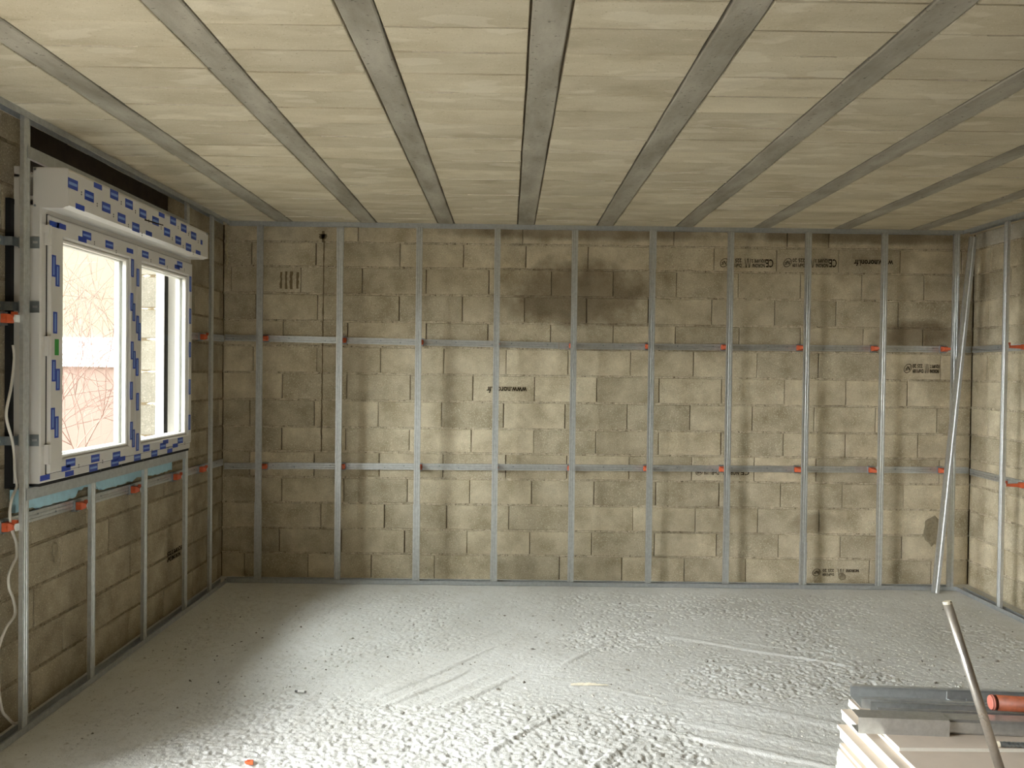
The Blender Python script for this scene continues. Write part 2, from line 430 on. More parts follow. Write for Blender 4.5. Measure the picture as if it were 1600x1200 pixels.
# ------------------------------------------------------------------ masonry
ROWZ = [-.028, .19, .387, .591, .795, .999, 1.195, 1.409, 1.622, 1.835, 2.035, 2.25, 2.463, 2.658]
_bc = {}
def block_mesh(L, Hh, var):
    key = (round(L, 3), round(Hh, 3), var)
    if key not in _bc:
        g = random.Random(hash(key) & 0xffff); j = lambda s: g.uniform(-s, s); e = .0035; d = .06
        mb = MB(); vs = []
        for (x, z) in ((0, 0), (L, 0), (L, Hh), (0, Hh)): vs.append((x, d, z))
        for (x, z) in ((0, 0), (L, 0), (L, Hh), (0, Hh)): vs.append((x + j(.0012), .004, z + j(.0012)))
        for (x, z) in ((e, e), (L - e, e), (L - e, Hh - e), (e, Hh - e)): vs.append((x + j(.002), j(.0012), z + j(.002)))
        fs = [(3, 2, 1, 0)] + [(a, (a + 1) % 4, 4 + (a + 1) % 4, 4 + a) for a in range(4)] + [(4 + a, 4 + (a + 1) % 4, 8 + (a + 1) % 4, 8 + a) for a in range(4)] + [(8, 9, 10, 11)]
        mb.add(vs, fs); _bc[key] = mb.mesh('block', M['block'])
    return _bc[key]
def bed_mesh(L, seed, mat):
    """a squeezed-out, ragged mortar bed, local x along the wall, face towards -y"""
    g = random.Random(seed); n = max(3, int(L / .035)); mb = MB(); vs = []
    for i in range(n + 1):
        x = L * i / n; lo = -.0085 - g.random() ** 3 * .014; hi = .0085 + g.random() ** 3 * .010; f = .003 + g.uniform(-.003, .003)
        vs += [(x, .03, lo), (x, f + .002, lo), (x, f - .0012, (lo + hi) / 2), (x, f + .002, hi), (x, .03, hi)]
    fs = []
    for i in range(n):
        for k in range(5): fs.append((i * 5 + k, i * 5 + (k + 1) % 5, i * 5 + 5 + (k + 1) % 5, i * 5 + 5 + k))
    fs += [(0, 1, 2, 3, 4), tuple(n * 5 + k for k in (4, 3, 2, 1, 0))]
    mb.add(vs, fs); return mb.mesh('mortar_bed', mat)

def cut(a, b, z0, z1, holes):
    """pieces of [a,b]x[z0,z1] outside the holes"""
    rects = [(a, b, z0, z1)]
    for (h0, h1, g0, g1) in holes:
        nx = []
        for (p, q_, r_, s_) in rects:
            if q_ <= h0 or p >= h1 or s_ <= g0 or r_ >= g1: nx.append((p, q_, r_, s_)); continue
            if p < h0: nx.append((p, h0, r_, s_))
            if q_ > h1: nx.append((h1, q_, r_, s_))
            m0, m1 = max(p, h0), min(q_, h1)
            if r_ < g0: nx.append((m0, m1, r_, g0))
            if s_ > g1: nx.append((m0, m1, g1, s_))
        rects = nx
    return [r_ for r_ in rects if r_[1] - r_[0] > .02 and r_[3] - r_[2] > .02]

def masonry(parent, origin, rz, u0, u1, rows, joints, mat, top_mat=None, holes=(), beds=True, bed_mat='mortar'):
    """courses of blocks on the face through origin; u runs along the wall, the face looks to local -y"""
    M4 = Matrix.Translation(origin) @ Matrix.Rotation(rz, 4, 'Z'); made = {}
    for r in range(len(rows) - 1):
        z0, z1 = rows[r], rows[r + 1]
        js = [u0] + [j for j in joints[r] if u0 + .03 < j < u1 - .03] + [u1]
        for k in range(len(js) - 1):
            for (a, b, p, q_) in cut(js[k], js[k + 1], z0, z1, holes):
                g = rng.uniform(.0015, .004)
                me = block_mesh(round(b - a - 2 * g, 3), round(q_ - p - .015, 3), rng.randrange(3))
                mt = top_mat if (top_mat and r == len(rows) - 2) else mat
                if mt is not M['block']:
                    key = (me.name, mt.name)
                    if key not in _bc: c_ = me.copy(); c_.materials[0] = mt; _bc[key] = c_
                    me = _bc[key]
                o = link('block', me, parent, M4 @ Vector((a + g, rng.uniform(-.002, .002), p + .0075)), (0, 0, rz))
                made[(r, k)] = (o, a + g, p + .0075)
        if beds and r > 0:
            for (a, b, p, q_) in cut(u0, u1, z0 - .02, z0 + .02, holes):
                link('mortar_bed', bed_mesh(b - a, r * 31 + int(abs(u0) * 100) + int(a * 10), M[bed_mat]), parent, M4 @ Vector((a, 0, z0)), (0, 0, rz))
    return made

# back wall ----------------------------------------------------------------
JB = [[-2.078, -1.575, -1.071, -.568, -.079, .426, .925, 1.42, 1.911, 2.396, 2.9, 3.394],
      [-1.805, -1.312, -.809, -.31, .186, .68, 1.181, 1.675, 2.17, 2.663, 3.154],
      [-1.989, -1.477, -.971, -.475, .018, .517, 1.006, 1.504, 2.001, 2.491, 2.982, 3.472],
      [-1.788, -1.296, -.79, -.295, .197, .693, 1.187, 1.691, 2.181, 2.671, 3.162],
      [-2.043, -1.533, -1.016, -.51, -.012, .476, .97, 1.469, 1.966, 2.461, 2.953, 3.444],
      [-1.791, -1.284, -.779, -.287, .209, .701, 1.201, 1.7, 2.197, 2.689, 3.266],
      [-2.046, -1.536, -1.028, -.525, -.034, .455, .949, 1.447, 1.946, 2.438, 2.925, 3.415],
      [-1.79, -1.278, -.776, -.279, .211, .704, 1.2, 1.698, 2.195, 2.687, 3.176],
      [-2.024, -1.518, -1.014, -.51, -.017, .475, .97, 1.471, 1.975, 2.464, 2.958, 3.437],
      [-1.786, -1.277, -.654, -.165, .333, .828, 1.323, 1.829, 2.317, 2.816, 3.29],
      [-2.002, -1.517, -.869, -.37, .122, .616, 1.104, 1.609, 2.108, 2.598, 3.092, 3.581],
      [-2.2, -1.65, -1.165, -.658, -.162, .335, .822, 1.324, 1.817, 2.31, 2.798, 3.292],
      [-2.041, -1.531, -.866, -.367, .129, .621, 1.123, 1.62, 2.118, 2.611, 3.099, 3.588],
      [-1.2, .1, 1.3, 2.2, 2.53]]
mb = MB(); mb.box((XLM - .2, YM + .014, -.1), (XRM + .2, YM + .2, H + .25))
wall_back = struct(mb.obj('wall_back', M['core']), 'bare tan concrete block wall behind the row of steel studs', 'wall')
bb = masonry(wall_back, (0, YM, 0), 0, XLM, XRM, ROWZ + [H + .05], JB, M['block'])

# right wall ---------------------------------------------------------------
mb = MB(); mb.box((XRM + .014, YF, -.1), (XRM + .2, YM + .014, H + .25))
wall_right = struct(mb.obj('wall_right', M['core']), 'right-hand bare concrete block wall', 'wall')
JR = []
for r in range(14):
    s = -.23 + (.0 if r % 2 else .245) + rng.uniform(-.02, .02); JR.append([s + .495 * k for k in range(8)])
masonry(wall_right, (XRM, 0, 0), R(-90), -YM, 2.2, ROWZ + [H + .05], JR, M['block'], top_mat=M['block_ring'])

# left wall ----------------------------------------------------------------
mb = MB()
for (a, b, p, q_) in cut(YF, YM + .014, -.1, H + .25, [WIN, (ADDED_OPENING[0], ADDED_OPENING[1], -.2, ADDED_OPENING[3])]):
    mb.box((XLM - .2, a, p), (XLM - .014, b, q_))
wall_left = struct(mb.obj('wall_left', M['core']), 'left-hand bare concrete block wall around the new window', 'wall')
JL = []
for r in range(14):
    s = -3.6 + (.0 if r % 2 else .25) + rng.uniform(-.02, .02); JL.append([s + .495 * k for k in range(9)])
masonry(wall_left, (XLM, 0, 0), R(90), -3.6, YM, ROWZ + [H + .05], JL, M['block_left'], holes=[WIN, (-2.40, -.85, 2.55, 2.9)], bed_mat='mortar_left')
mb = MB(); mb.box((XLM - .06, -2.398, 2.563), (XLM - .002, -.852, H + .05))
mb.obj('lintel_face', M['lintel'], wall_left)['label'] = 'dark brown lintel above the shutter box'
# far window reveal, seen through the glass
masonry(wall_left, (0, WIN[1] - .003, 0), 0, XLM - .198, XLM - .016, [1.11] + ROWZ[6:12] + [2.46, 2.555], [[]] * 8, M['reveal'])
def patch(u, z, w, h_, seed):
    g = random.Random(seed); n = 18; mb = MB(); vs = [(0, 0, 0.0)]
    ring = [(math.cos(2 * math.pi * i / n) * w * g.uniform(.85, 1.1), math.sin(2 * math.pi * i / n) * h_ * g.uniform(.85, 1.1)) for i in range(n)]
    vs = [(0, .0, 0)] + [(a * .7, -.004 * g.uniform(0, 1.4) - .002, b * .7) for a, b in ring] + [(a, .004, b) for a, b in ring]
    fs = [(0, 1 + i, 1 + (i + 1) % n) for i in range(n)] + [(1 + i, n + 1 + i, n + 1 + (i + 1) % n, 1 + (i + 1) % n) for i in range(n)]
    mb.add(vs, fs); return mb.mesh('mortar_patch', M['mortar_grey'])
link('mortar_patch', patch(-2.19, .7, .045, .075, 1), wall_left, (XLM, -2.185, .715), (0, 0, R(90)))
link('mortar_patch', patch(0, 0, .055, .05, 2), wall_left, (XLM + .004, -1.19, .872), (0, 0, R(90)))
# wall behind the camera
mb = MB(); mb.box((XLM - .2, YF - .2, -.1), (XRM + .2, YF, H + .25))
struct(mb.obj('wall_front', M['block']), 'plain block wall behind the viewpoint', 'wall')

# stencilled writing on the blocks, all upside down -----------------------------
def text_mesh(s, size):
    c = bpy.data.curves.new('stamp', 'FONT'); c.body = s; c.size = size; c.resolution_u = 2; c.extrude = .0006; c.offset = .0016
    o = bpy.data.objects.new('stamp_tmp', c); COL.objects.link(o)
    dg = bpy.context.evaluated_depsgraph_get(); me = bpy.data.meshes.new_from_object(o.evaluated_get(dg))
    bpy.data.objects.remove(o); return me
def stamp(parent_wall, origin, rz, block, u0, u1, zc, items, hgt):
    """items: (text or 'NF'/'CE'/'ZZ', u from 0..1, row -1/0/1, height); written rotated by 180 degrees in the wall plane"""
    bms = bmesh.new(); W_ = u1 - u0
    def put(me, uc, zoff, width, height, slant=.0):
        co = np.array([v.co for v in me.vertices]); mn, mx = co.min(0), co.max(0)
        sx = width / max(1e-6, mx[0] - mn[0]); sz = height / max(1e-6, mx[1] - mn[1]); t = bmesh.new(); t.from_mesh(me)
        for v in t.verts:
            a = (v.co.x - (mn[0] + mx[0]) / 2) * sx; b = (v.co.y - (mn[1] + mx[1]) / 2) * sz; c = v.co.z
            v.co = Vector((-(a + slant * b), -c, -b)) + Vector((uc, 0, zoff))
        tm = bpy.data.meshes.new('t'); t.to_mesh(tm); t.free(); bms.from_mesh(tm); bpy.data.meshes.remove(tm)
    for (s, a, b, row, hh) in items:
        uc = (a + b) / 2 * W_ - W_ / 2; wd = (b - a) * W_; zo = -row * hgt * .27
        if s == 'NF':
            g = MB(); n = 20
            for i in range(n):
                t0, t1 = 2 * math.pi * i / n, 2 * math.pi * (i + 1) / n
                vs = [(math.cos(t) * k, math.sin(t) * k, 0) for t, k in ((t0, 1), (t1, 1), (t1, .86), (t0, .86))]
                g.add(vs, [(0, 1, 2, 3)])
            me = g.mesh('ring', M['ink']); put(me, uc, zo, wd, hgt, .25)
            put(text_mesh('NF', .1), uc, zo, wd * .6, hgt * .45, .25)
        elif s == 'ZZ':
            g = MB()
            for k in range(4):
                x0_, x1_ = (k, k + .75); y0_, y1_ = (0, 1) if k % 2 == 0 else (1, 0)
                g.add([(x0_, y0_, 0), (x0_ + .32, y0_, 0), (x1_ + .32, y1_, 0), (x1_, y1_, 0)], [(0, 1, 2, 3)])
            put(g.mesh('zz', M['ink']), uc, zo, wd, hgt, 0)
        else:
            put(text_mesh(s, .1), uc, zo, wd, hgt * hh, .0)
    me = bpy.data.meshes.new('stamp'); bms.to_mesh(me); bms.free(); me.materials.clear(); me.materials.append(M['ink'])
    M4 = Matrix.Translation(origin) @ Matrix.Rotation(rz, 4, 'Z')
    o = link('stamp', me, block, (0, 0, 0)); w = M4 @ Vector(((u0 + u1) / 2, -.0035, zc))
    o.location = Matrix.Rotation(-rz, 4, 'Z') @ (w - block.location)
    o['label'] = 'black stencilled maker mark, upside down'
    return o
def blk(r, u):
    js = [XLM] + [j for j in JB[r] if XLM + .03 < j < XRM - .03] + [XRM]
    for k in range(len(js) - 1):
        if js[k] <= u < js[k + 1]: return bb[(r, k)][0]
FULL = [('NF', 0, .15, 0, 1), ('225 20', .17, .40, -1, .42), ('DoP1109', .17, .40, 1, .42), ('ZZ', .46, .58, 0, 1),
        ('EQUIPE 2', .59, .86, -1, .42), ('NORONI', .61, .84, 1, .42), ('CE', .86, 1.0, 0, .9)]
OB = (0, YM, 0)
stamp(wall_back, OB, 0, blk(12, 1.88), 1.667, 2.089, 2.535, FULL, .072)
stamp(wall_back, OB, 0, blk(12, 2.4), 2.17, 2.592, 2.542, FULL, .072)
stamp(wall_back, OB, 0, blk(12, 2.85), 2.729, 3.04, 2.549, [('www.noroni.fr', 0, 1, 0, .8)], .062)
stamp(wall_back, OB, 0, blk(7, 0.0), -.172, .148, 1.507, [('www.noroni.fr', 0, 1, 0, .8)], .062)
stamp(wall_back, OB, 0, blk(8, 3.3), 3.143, 3.42, 1.716, [('NF', 0, .22, 0, 1), ('225 20', .25, .53, -1, .42), ('DoP1109', .25, .55, 1, .42), ('ZZ', .60, .72, 0, 1), ('EQUIPE 2', .75, 1.02, -1, .42), ('NORONI', .75, 1.0, 1, .42)], .074)
stamp(wall_back, OB, 0, blk(4, 1.7), 1.5, 1.939, .871, [('NF', 0, .13, 0, 1), ('DoP1109', .15, .42, 0, .8), ('NORONI', .50, .78, 0, .8), ('CE', .82, .97, 0, .8)], .05)
stamp(wall_back, OB, 0, blk(0, 2.65), 2.443, 2.872, .082, [('NF', 0, .15, 0, 1), ('225 20', .19, .40, -1, .40), ('DoP1109', .19, .40, 1, .36), ('ZZ', .47, .58, 0, .9), ('NORONI', .63, .86, -1, .42)], .06)
lb = min((c for c in wall_left.children if c.name.startswith('block')), key=lambda c: (c.location - Vector((XLM, -.95, .4))).length)
stamp(wall_left, (XLM, 0, 0), R(90), lb, -.84, -.60, .385, [('EQUIPE 2 225', 0, 1, -1, .42), ('NORONI DoP', 0, .9, 1, .42)], .075)
# smudged old print, mortar splat with a long run
def smudge(block, u, z, bars, w, h_, seed, mat='ink'):
    g = random.Random(seed); mb = MB()
    for (x, wd, hh) in bars:
        n = 7; vs = []
        for i in range(n + 1):
            zz = hh * (.5 - i / n); vs += [(x - wd * g.uniform(.25, .6), 0, zz), (x + wd * g.uniform(.25, .6), 0, zz)]
        mb.add(vs, [(2 * i, 2 * i + 1, 2 * i + 3, 2 * i + 2) for i in range(n)])
    o = mb.obj('stain', M[mat], block); o.location = Vector((u, YM - .0035, z)) - block.location
M['smudge'] = plain('faded_ink', hexc(126, 110, 84), .95, spec=.1)
M['run'] = plain('grey_slurry', hexc(120, 106, 84), .95, spec=.1)
smudge(blk(11, -1.75), -1.72, 2.352, [(-.085, .020, .13), (-.045, .018, .14), (-.005, .026, .14), (.045, .020, .13)], 0, 0, 3, 'smudge')
smudge(blk(13, -1.5), -1.475, 2.70, [(0, .03, .09), (0, .065, .04)], 0, 0, 4, 'run')
for r in range(5, 13):
    smudge(blk(r, -1.47), -1.472 + .001 * (r - 9), (ROWZ[r] + ROWZ[r + 1]) / 2, [(0, .012, ROWZ[r + 1] - ROWZ[r])], 0, 0, 20 + r, 'run')
link('mortar_patch', patch(0, 0, .085, .13, 5), wall_back, (3.40, YM - .001, .42))
link('mortar_patch', patch(0, 0, .035, .03, 8), wall_back, (2.68, YM - .004, .05))
fm = MB()
for i in range(16):
    c = Vector((XLM + .03 + rng.uniform(-.008, .01), YM - .02, 2.36 + i * .022)); fm.cyl(c, c + Vector((0, -.012, .012)), .012, .005, 6)
o = fm.obj('expanding_foam', M['foam_gap'], wall_back); o['kind'] = 'stuff'

# ------------------------------------------------------------------ ceiling: precast beams and infill blocks
mb = MB(); mb.box((XLM - .2, YF, H + .019), (XRM + .2, YM + .2, H + .25))
ceiling = struct(mb.obj('ceiling', M['core']), 'beam and block ceiling of tan infill and grey concrete beams', 'ceiling')
BX = [(-2.345, .12), (-1.732, .118), (-1.085, .122), (-.491, .116), (.122, .122), (.728, .120), (1.338, .124), (1.935, .122), (2.55, .120), (3.145, .122)]
for x, w in BX:
    mb = MB(); n = 26; vs = []; w2 = w / 2
    ys_ = np.linspace(-5.4, YM, n)
    for y in ys_:
        j = rng.uniform(-.003, .003); k = rng.uniform(-.003, .003); zz = -.003 + rng.uniform(-.0008, .0008)
        vs += [(-w2 + j, y, .03), (-w2 + j, y, zz + .004), (-w2 + .005 + j, y, zz), (w2 - .005 + k, y, zz), (w2 + k, y, zz + .004), (w2 + k, y, .03)]
    fs = []
    for i in range(n - 1):
        for k in range(6): fs.append((i * 6 + k, i * 6 + (k + 1) % 6, i * 6 + 6 + (k + 1) % 6, i * 6 + 6 + k))
    fs += [(0, 1, 2, 3, 4, 5), tuple((n - 1) * 6 + k for k in (5, 4, 3, 2, 1, 0))]
    mb.add(vs, fs); mb.obj('beam', M['beam'], ceiling, (x, 0, H))
_ic = {}
def infill_mesh(w, d, var):
    key = (round(w, 3), round(d, 3), var)
    if key not in _ic:
        g = random.Random(hash(key) & 0xfff); j = lambda s: g.uniform(-s, s); e = .003; mb = MB()
        b = [(0, 0), (w, 0), (w, d), (0, d)]; t = [(e, e), (w - e, e), (w - e, d - e), (e, d - e)]
        vs = [(x, y, .02) for x, y in b] + [(x + j(.001), y + j(.001), .003) for x, y in b] + [(x + j(.001), y + j(.0015), j(.001)) for x, y in t]
        fs = [(0, 1, 2, 3)] + [(a, (a + 1) % 4, 4 + (a + 1) % 4, 4 + a) for a in range(4)] + [(4 + a, 4 + (a + 1) % 4, 8 + (a + 1) % 4, 8 + a) for a in range(4)] + [(11, 10, 9, 8)]
        mb.add(vs, fs); _ic[key] = mb.mesh('infill_block', M['infill'])
    return _ic[key]
M['ooze'] = plain('pale_mortar_ooze', hexc(212, 204, 184), .95, grain=.1)
edges = [(-2.46, None)] + BX + [(3.70, None)]
oz = MB()
for bi in range(len(BX) + 1):
    a = BX[bi - 1][0] + BX[bi - 1][1] / 2 + .008 if bi else -2.44
    b = BX[bi][0] - BX[bi][1] / 2 - .008 if bi < len(BX) else 3.68
    if b - a < .05: continue
    y = YM; k = 0; ph = rng.uniform(-.01, .01)
    bounds = [YM] + [-.196 + ph - .21 * i + rng.uniform(-.006, .006) for i in range(0, 25)]
    for y1, y0 in zip(bounds[:-1], bounds[1:]):
        me = infill_mesh(round(b - a, 3), round(y1 - y0 - .0055, 3), 0)
        link('infill_block', me, ceiling, (a, y0 + .00275, H + rng.uniform(-.0012, .0015)), (R(rng.uniform(-.25, .25)), R(rng.uniform(-.06, .06)), 0))
        if rng.random() < .42:      # ragged cement ooze along part of the joint
            s0 = a + (b - a) * rng.uniform(0, .5); s1 = min(b, s0 + (b - a) * rng.uniform(.2, .95)); n = max(3, int((s1 - s0) / .025)); vs = []
            for i in range(n + 1):
                x = s0 + (s1 - s0) * i / n; yy = y0 + rng.uniform(-.003, .003); wd = rng.uniform(.0006, .0030)
                vs += [(x, yy - wd, H + .002), (x, yy, H - .0035 - wd * .4), (x, yy + wd, H + .002)]
            oz.add(vs, [f for i in range(n) for f in ((3 * i, 3 * i + 1, 3 * i + 4, 3 * i + 3), (3 * i + 1, 3 * i + 2, 3 * i + 5, 3 * i + 4))])
o = oz.obj('joint_ooze', M['ooze'], ceiling); o['kind'] = 'stuff'

# ------------------------------------------------------------------ window
win = struct(link('window_1', None, None, (XLM + .145, -1.69, 1.115)), 'white double-sash window with roller shutter box, still in blue printed film', 'window')
WO = Vector(win.location)
def ring(mb, y0, y1, z0, z1, iy0, iy1, iz0, iz1, xb, xf, ch=.006, mi=0):
    """rectangular frame: outer y0..z1, opening iy0..iz1, back xb, front xf, chamfered inner and outer front edges"""
    def rect(a, b, c, d, x): return [(x, a, c), (x, b, c), (x, b, d), (x, a, d)]
    L = [rect(y0, y1, z0, z1, xb), rect(y0, y1, z0, z1, xf - ch), rect(y0 + ch, y1 - ch, z0 + ch, z1 - ch, xf),
         rect(iy0 - ch, iy1 + ch, iz0 - ch, iz1 + ch, xf), rect(iy0, iy1, iz0, iz1, xf - ch), rect(iy0, iy1, iz0, iz1, xb)]
    vs = [tuple(Vector(p) - WO) for r_ in L for p in r_]; fs = []
    for k in range(6):
        n = (k + 1) % 6
        for i in range(4): fs.append((k * 4 + i, k * 4 + (i + 1) % 4, n * 4 + (i + 1) % 4, n * 4 + i))
    mb.add(vs, fs, mi)
def wbox(mb, a, b, mi=0): mb.box(tuple(Vector(a) - WO), tuple(Vector(b) - WO), mi)
XF = -2.115
mb = MB(); ring(mb, -2.56, -.825, 1.115, 2.375, -2.47, -.90, 1.165, 2.30, -2.235, XF); mb.obj('frame', M['pvc'], win)
mb = MB(); ring(mb, -2.586, -.80, 1.095, 2.40, -2.45, -.90, 1.15, 2.33, XLM + .0005, -2.2351, .002); mb.obj('dark_gap', M['black'], win)  # black ring put in for the shade between frame and masonry
mb = MB(); wbox(mb, (-2.20, -2.55, 1.1005), (-2.121, -.835, 1.1145)); mb.obj('dark_gap', M['black'], win)  # black bar drawn as the dark line under the frame
def fbox(mb, y0, y1, z0, z1, x, mi): wbox(mb, (x, y0, z0), (x + .0006, y1, z1), mi)
def sticker(mb, kind, y, z, x):
    if kind == 'h': w, h_ = .084, .046 if x > -2.05 else .038
    elif kind == 's': w, h_ = .078, .025
    elif kind == 'g': w, h_ = .034, .075
    else: w, h_ = .034, .100
    fbox(mb, y - w / 2, y + w / 2, z - h_ / 2, z + h_ / 2, x, 2 if kind == 'g' else 0)
    if kind == 'h':
        fbox(mb, y - w * .42, y + w * .42, z - h_ * .14, z + h_ * .14, x + .0004, 1)
        for k in range(2): fbox(mb, y + w * .5 + .028, y + w * .5 + .036, z - .034 + .011 * k, z - .027 + .011 * k, x, 3)
    elif kind == 'v': fbox(mb, y - w * .16, y + w * .16, z - h_ * .42, z + h_ * .42, x + .0004, 1)
SASH = [('v', -2.474, 1.85), ('v', -2.484, 1.628), ('v', -2.45, 1.587), ('v', -2.49, 1.407), ('v', -2.459, 1.366), ('g', -2.46, 1.737), ('h', -2.336, 1.187), ('s', -2.376, 1.164),
        ('h', -2.103, 1.183), ('h', -1.879, 1.175), ('s', -1.82, 1.15), ('v', -2.487, 2.11), ('v', -2.456, 2.069), ('s', -2.425, 2.303), ('h', -2.196, 2.298), ('s', -2.237, 2.272),
        ('h', -1.969, 2.288), ('s', -2.484, 2.301), ('s', -1.738, 2.291), ('v', -1.712, 2.011), ('v', -1.687, 1.956), ('v', -1.705, 1.742), ('v', -1.68, 1.69), ('v', -1.711, 1.518), ('v', -1.708, 1.295), ('v', -1.684, 1.25), ('v', -1.706, 2.20)]
SASH2 = [('v', -1.640, 1.89), ('v', -1.618, 1.85), ('v', -1.642, 1.65), ('v', -1.636, 1.454), ('v', -1.634, 1.225), ('v', -1.64, 2.155), ('h', -1.52, 1.180), ('h', -1.294, 1.172), ('s', -1.256, 1.194),
         ('h', -1.033, 1.184), ('s', -1.111, 1.158), ('h', -1.549, 2.298), ('h', -1.322, 2.289), ('h', -1.06, 2.305), ('s', -1.098, 2.284), ('v', -.885, 1.989), ('v', -.885, 1.769), ('v', -.885, 1.524), ('v', -.885, 1.291), ('v', -.885, 2.20)]
FRAME = [('s', -2.313, 1.131), ('h', -2.086, 1.133), ('h', -1.86, 1.133), ('h', -1.594, 1.135), ('h', -1.372, 1.134), ('s', -1.15, 1.129), ('s', -2.52, 1.138)]
FM = [M['film_blue'], M['film_pale'], M['film_green'], M['ink_grey']]
XS = XF + .018
for (y0, y1, i0, i1, prints) in ((-2.515, -1.662, -2.403, -1.727, SASH), (-1.655, -.850, -1.586, -.905, SASH2)):
    mb = MB(); ring(mb, y0, y1, 1.155, 2.338, i0, i1, 1.212, 2.25, -2.18, XS, .008); s_ = mb.obj('sash', M['pvc'], win)
    mb = MB(); ring(mb, y0 - .0035, y1 + .0035, 1.1515, 2.3415, y0 + .001, y1 - .001, 1.156, 2.337, XF - .01, XF + .003, .0005); mb.obj('sash_gap', M['black'], s_)  # first ring: black painted in for the shaded gap between frame and sash
    mb = MB(); ring(mb, i0 - .001, i1 + .001, 1.211, 2.251, i0 + .017, i1 - .017, 1.229, 2.233, -2.135, XS - .012, .006); mb.obj('glazing_bead', M['pvc'], s_)
    mb = MB(); ring(mb, i0 - .001, i1 + .001, 1.211, 2.251, i0 + .022, i1 - .022, 1.233, 2.229, -2.176, -2.148, .004); mb.obj('outer_rebate', M['pvc'], s_)
    mb = MB(); wbox(mb, (-2.1465, i0 + .001, 1.213), (-2.1365, i1 - .001, 2.249)); mb.obj('pane', M['glass'], s_)
    mb = MB()
    for k, y, z in prints: sticker(mb, k, y, z, XS - .0001)
    mb.obj('film_print', FM, s_)
mb = MB()
for k, y, z in FRAME: sticker(mb, k, y, z, XF - .0001)
mb.obj('film_print', FM, win)
for z in (1.245, 1.74, 2.245):
    mb = MB(); wbox(mb, (XF - .002, -2.532, z - .045), (XF + .022, -2.512, z + .045)); a = Vector((XF + .016, -2.515, z - .04)) - WO
    mb.cyl(a, a + Vector((0, 0, .08)), .009, n=10); mb.obj('hinge', M['pvc'], win)
for y0, y1 in ((-2.51, -2.45), (-.955, -.885)):      # shutter guide rails outside the frame
    mb = MB(); pts = [(0, 0), (0, .05), (.02, .05), (.02, .038), (.04, .038), (.04, .05), (.06, .05), (.06, 0)]
    sheet(mb, [(p[0], p[1]) for p in pts], .004, lambda a, b, l: tuple(Vector((-2.238 - b, y0 + a, l)) - WO), 1.12, 2.36); mb.obj('guide_rail', M['pvc'], win)
for z in (2.205, 1.915, 1.312):      # galvanised fixing lugs on the near jamb
    mb = MB(); wbox(mb, (-2.215, -2.5625, z - .026), (-2.12, -2.5602, z + .026)); wbox(mb, (-2.2585, -2.655, z - .02), (-2.2558, -2.60, z + .02))
    wbox(mb, (-2.2555, -2.604, z - .02), (-2.215, -2.6015, z + .02)); wbox(mb, (-2.217, -2.604, z - .02), (-2.2145, -2.5603, z + .02))
    b_ = mb.obj('fixing_lug', M['galv_dark'], win); mb = MB()
    for k in range(2): wbox(mb, (-2.150 - .036 * k, -2.5632, z - .004), (-2.128 - .036 * k, -2.5624, z + .006))
    c0 = Vector((-2.2556, -2.635, z)) - WO; mb.cyl(c0, c0 + Vector((.004, 0, 0)), .008, n=8); mb.obj('lug_slots', M['galv'], b_)
# shutter box with rounded front edges
def rbox(y0, y1, x0, x1, z0, z1, r=.012):
    mb = MB(); prof = [(x0, z0), (x1 - .03, z0)]
    prof += [(x1, z0 + .012)]
    prof += [(x1, z1 - .016), (x1 - .006, z1 - .005), (x1 - .018, z1), (x0, z1)]
    n = len(prof); vs = [tuple(Vector((a, y, b)) - WO) for y in (y0, y1) for a, b in prof]
    fs = [tuple(range(n))[::-1], tuple(range(n, 2 * n))] + [(i, (i + 1) % n, n + (i + 1) % n, n + i) for i in range(n)]
    mb.add(vs, fs); return mb
bx = rbox(-2.558, -.866, -2.152, -1.99, 2.363, 2.545).obj('shutter_box', M['pvc'], win)
mb = MB()
for y in (-2.5595, -.8655):
    wbox(mb, (-2.148, y - .0015, 2.37), (-1.992, y + .0005, 2.54))
mb.obj('end_cap', M['pvc'], bx)
mb = MB()
for y in (-2.556, -.868): wbox(mb, (-2.238, y - .002, 2.372), (-2.214, y + .002, 2.548)); wbox(mb, (-2.238, y - .002, 2.50), (-2.15, y + .002, 2.512))
wbox(mb, (-2.238, -2.554, 2.38), (-2.220, -.87, 2.54)); wbox(mb, (-2.225, -2.54, 2.40), (-2.150, -.88, 2.42))
mb.obj('back_flange', M['pvc'], bx)
BOX = [(-2.526, 2.477), (-2.382, 2.454), (-2.22, 2.433), (-2.061, 2.411), (-2.14, 2.513), (-1.981, 2.499), (-1.821, 2.48), (-1.903, 2.392), (-1.662, 2.47), (-1.424, 2.515), (-1.508, 2.434), (-1.348, 2.413), (-1.267, 2.5), (-1.111, 2.48), (-1.191, 2.395)]
mb = MB()
for y, z in BOX: sticker(mb, 'h', y, z, -1.9901)
for y, z in ((-2.464, 2.385), (-2.302, 2.519), (-1.746, 2.386), (-1.583, 2.519), (-1.035, 2.386)): sticker(mb, 's', y, z, -1.9901)
fbox(mb, -.995, -.965, 2.445, 2.475, -1.9901, 0)
mb.obj('film_print', FM, bx)
mb = MB(); mb.add([tuple(Vector(p) - WO) for p in ((-1.9893, -1.80, 2.456), (-1.9893, -1.56, 2.468), (-1.9893, -1.56, 2.462), (-1.9893, -1.80, 2.448))], [(0, 1, 2, 3)])
mb.obj('film_tear', M['ink'], bx)['label'] = 'dark tear in the film'
mb = MB()
for y, z in ((-2.555, 2.535), (-2.555, 2.372)):
    a = Vector((-2.142, y - .006, z)) - WO; mb.cyl(a, a + Vector((0, .004, 0)), .006, n=8)
a = Vector((-1.991, -.885, 2.53)) - WO; mb.cyl(a, a + Vector((.003, 0, 0)), .008, n=8)
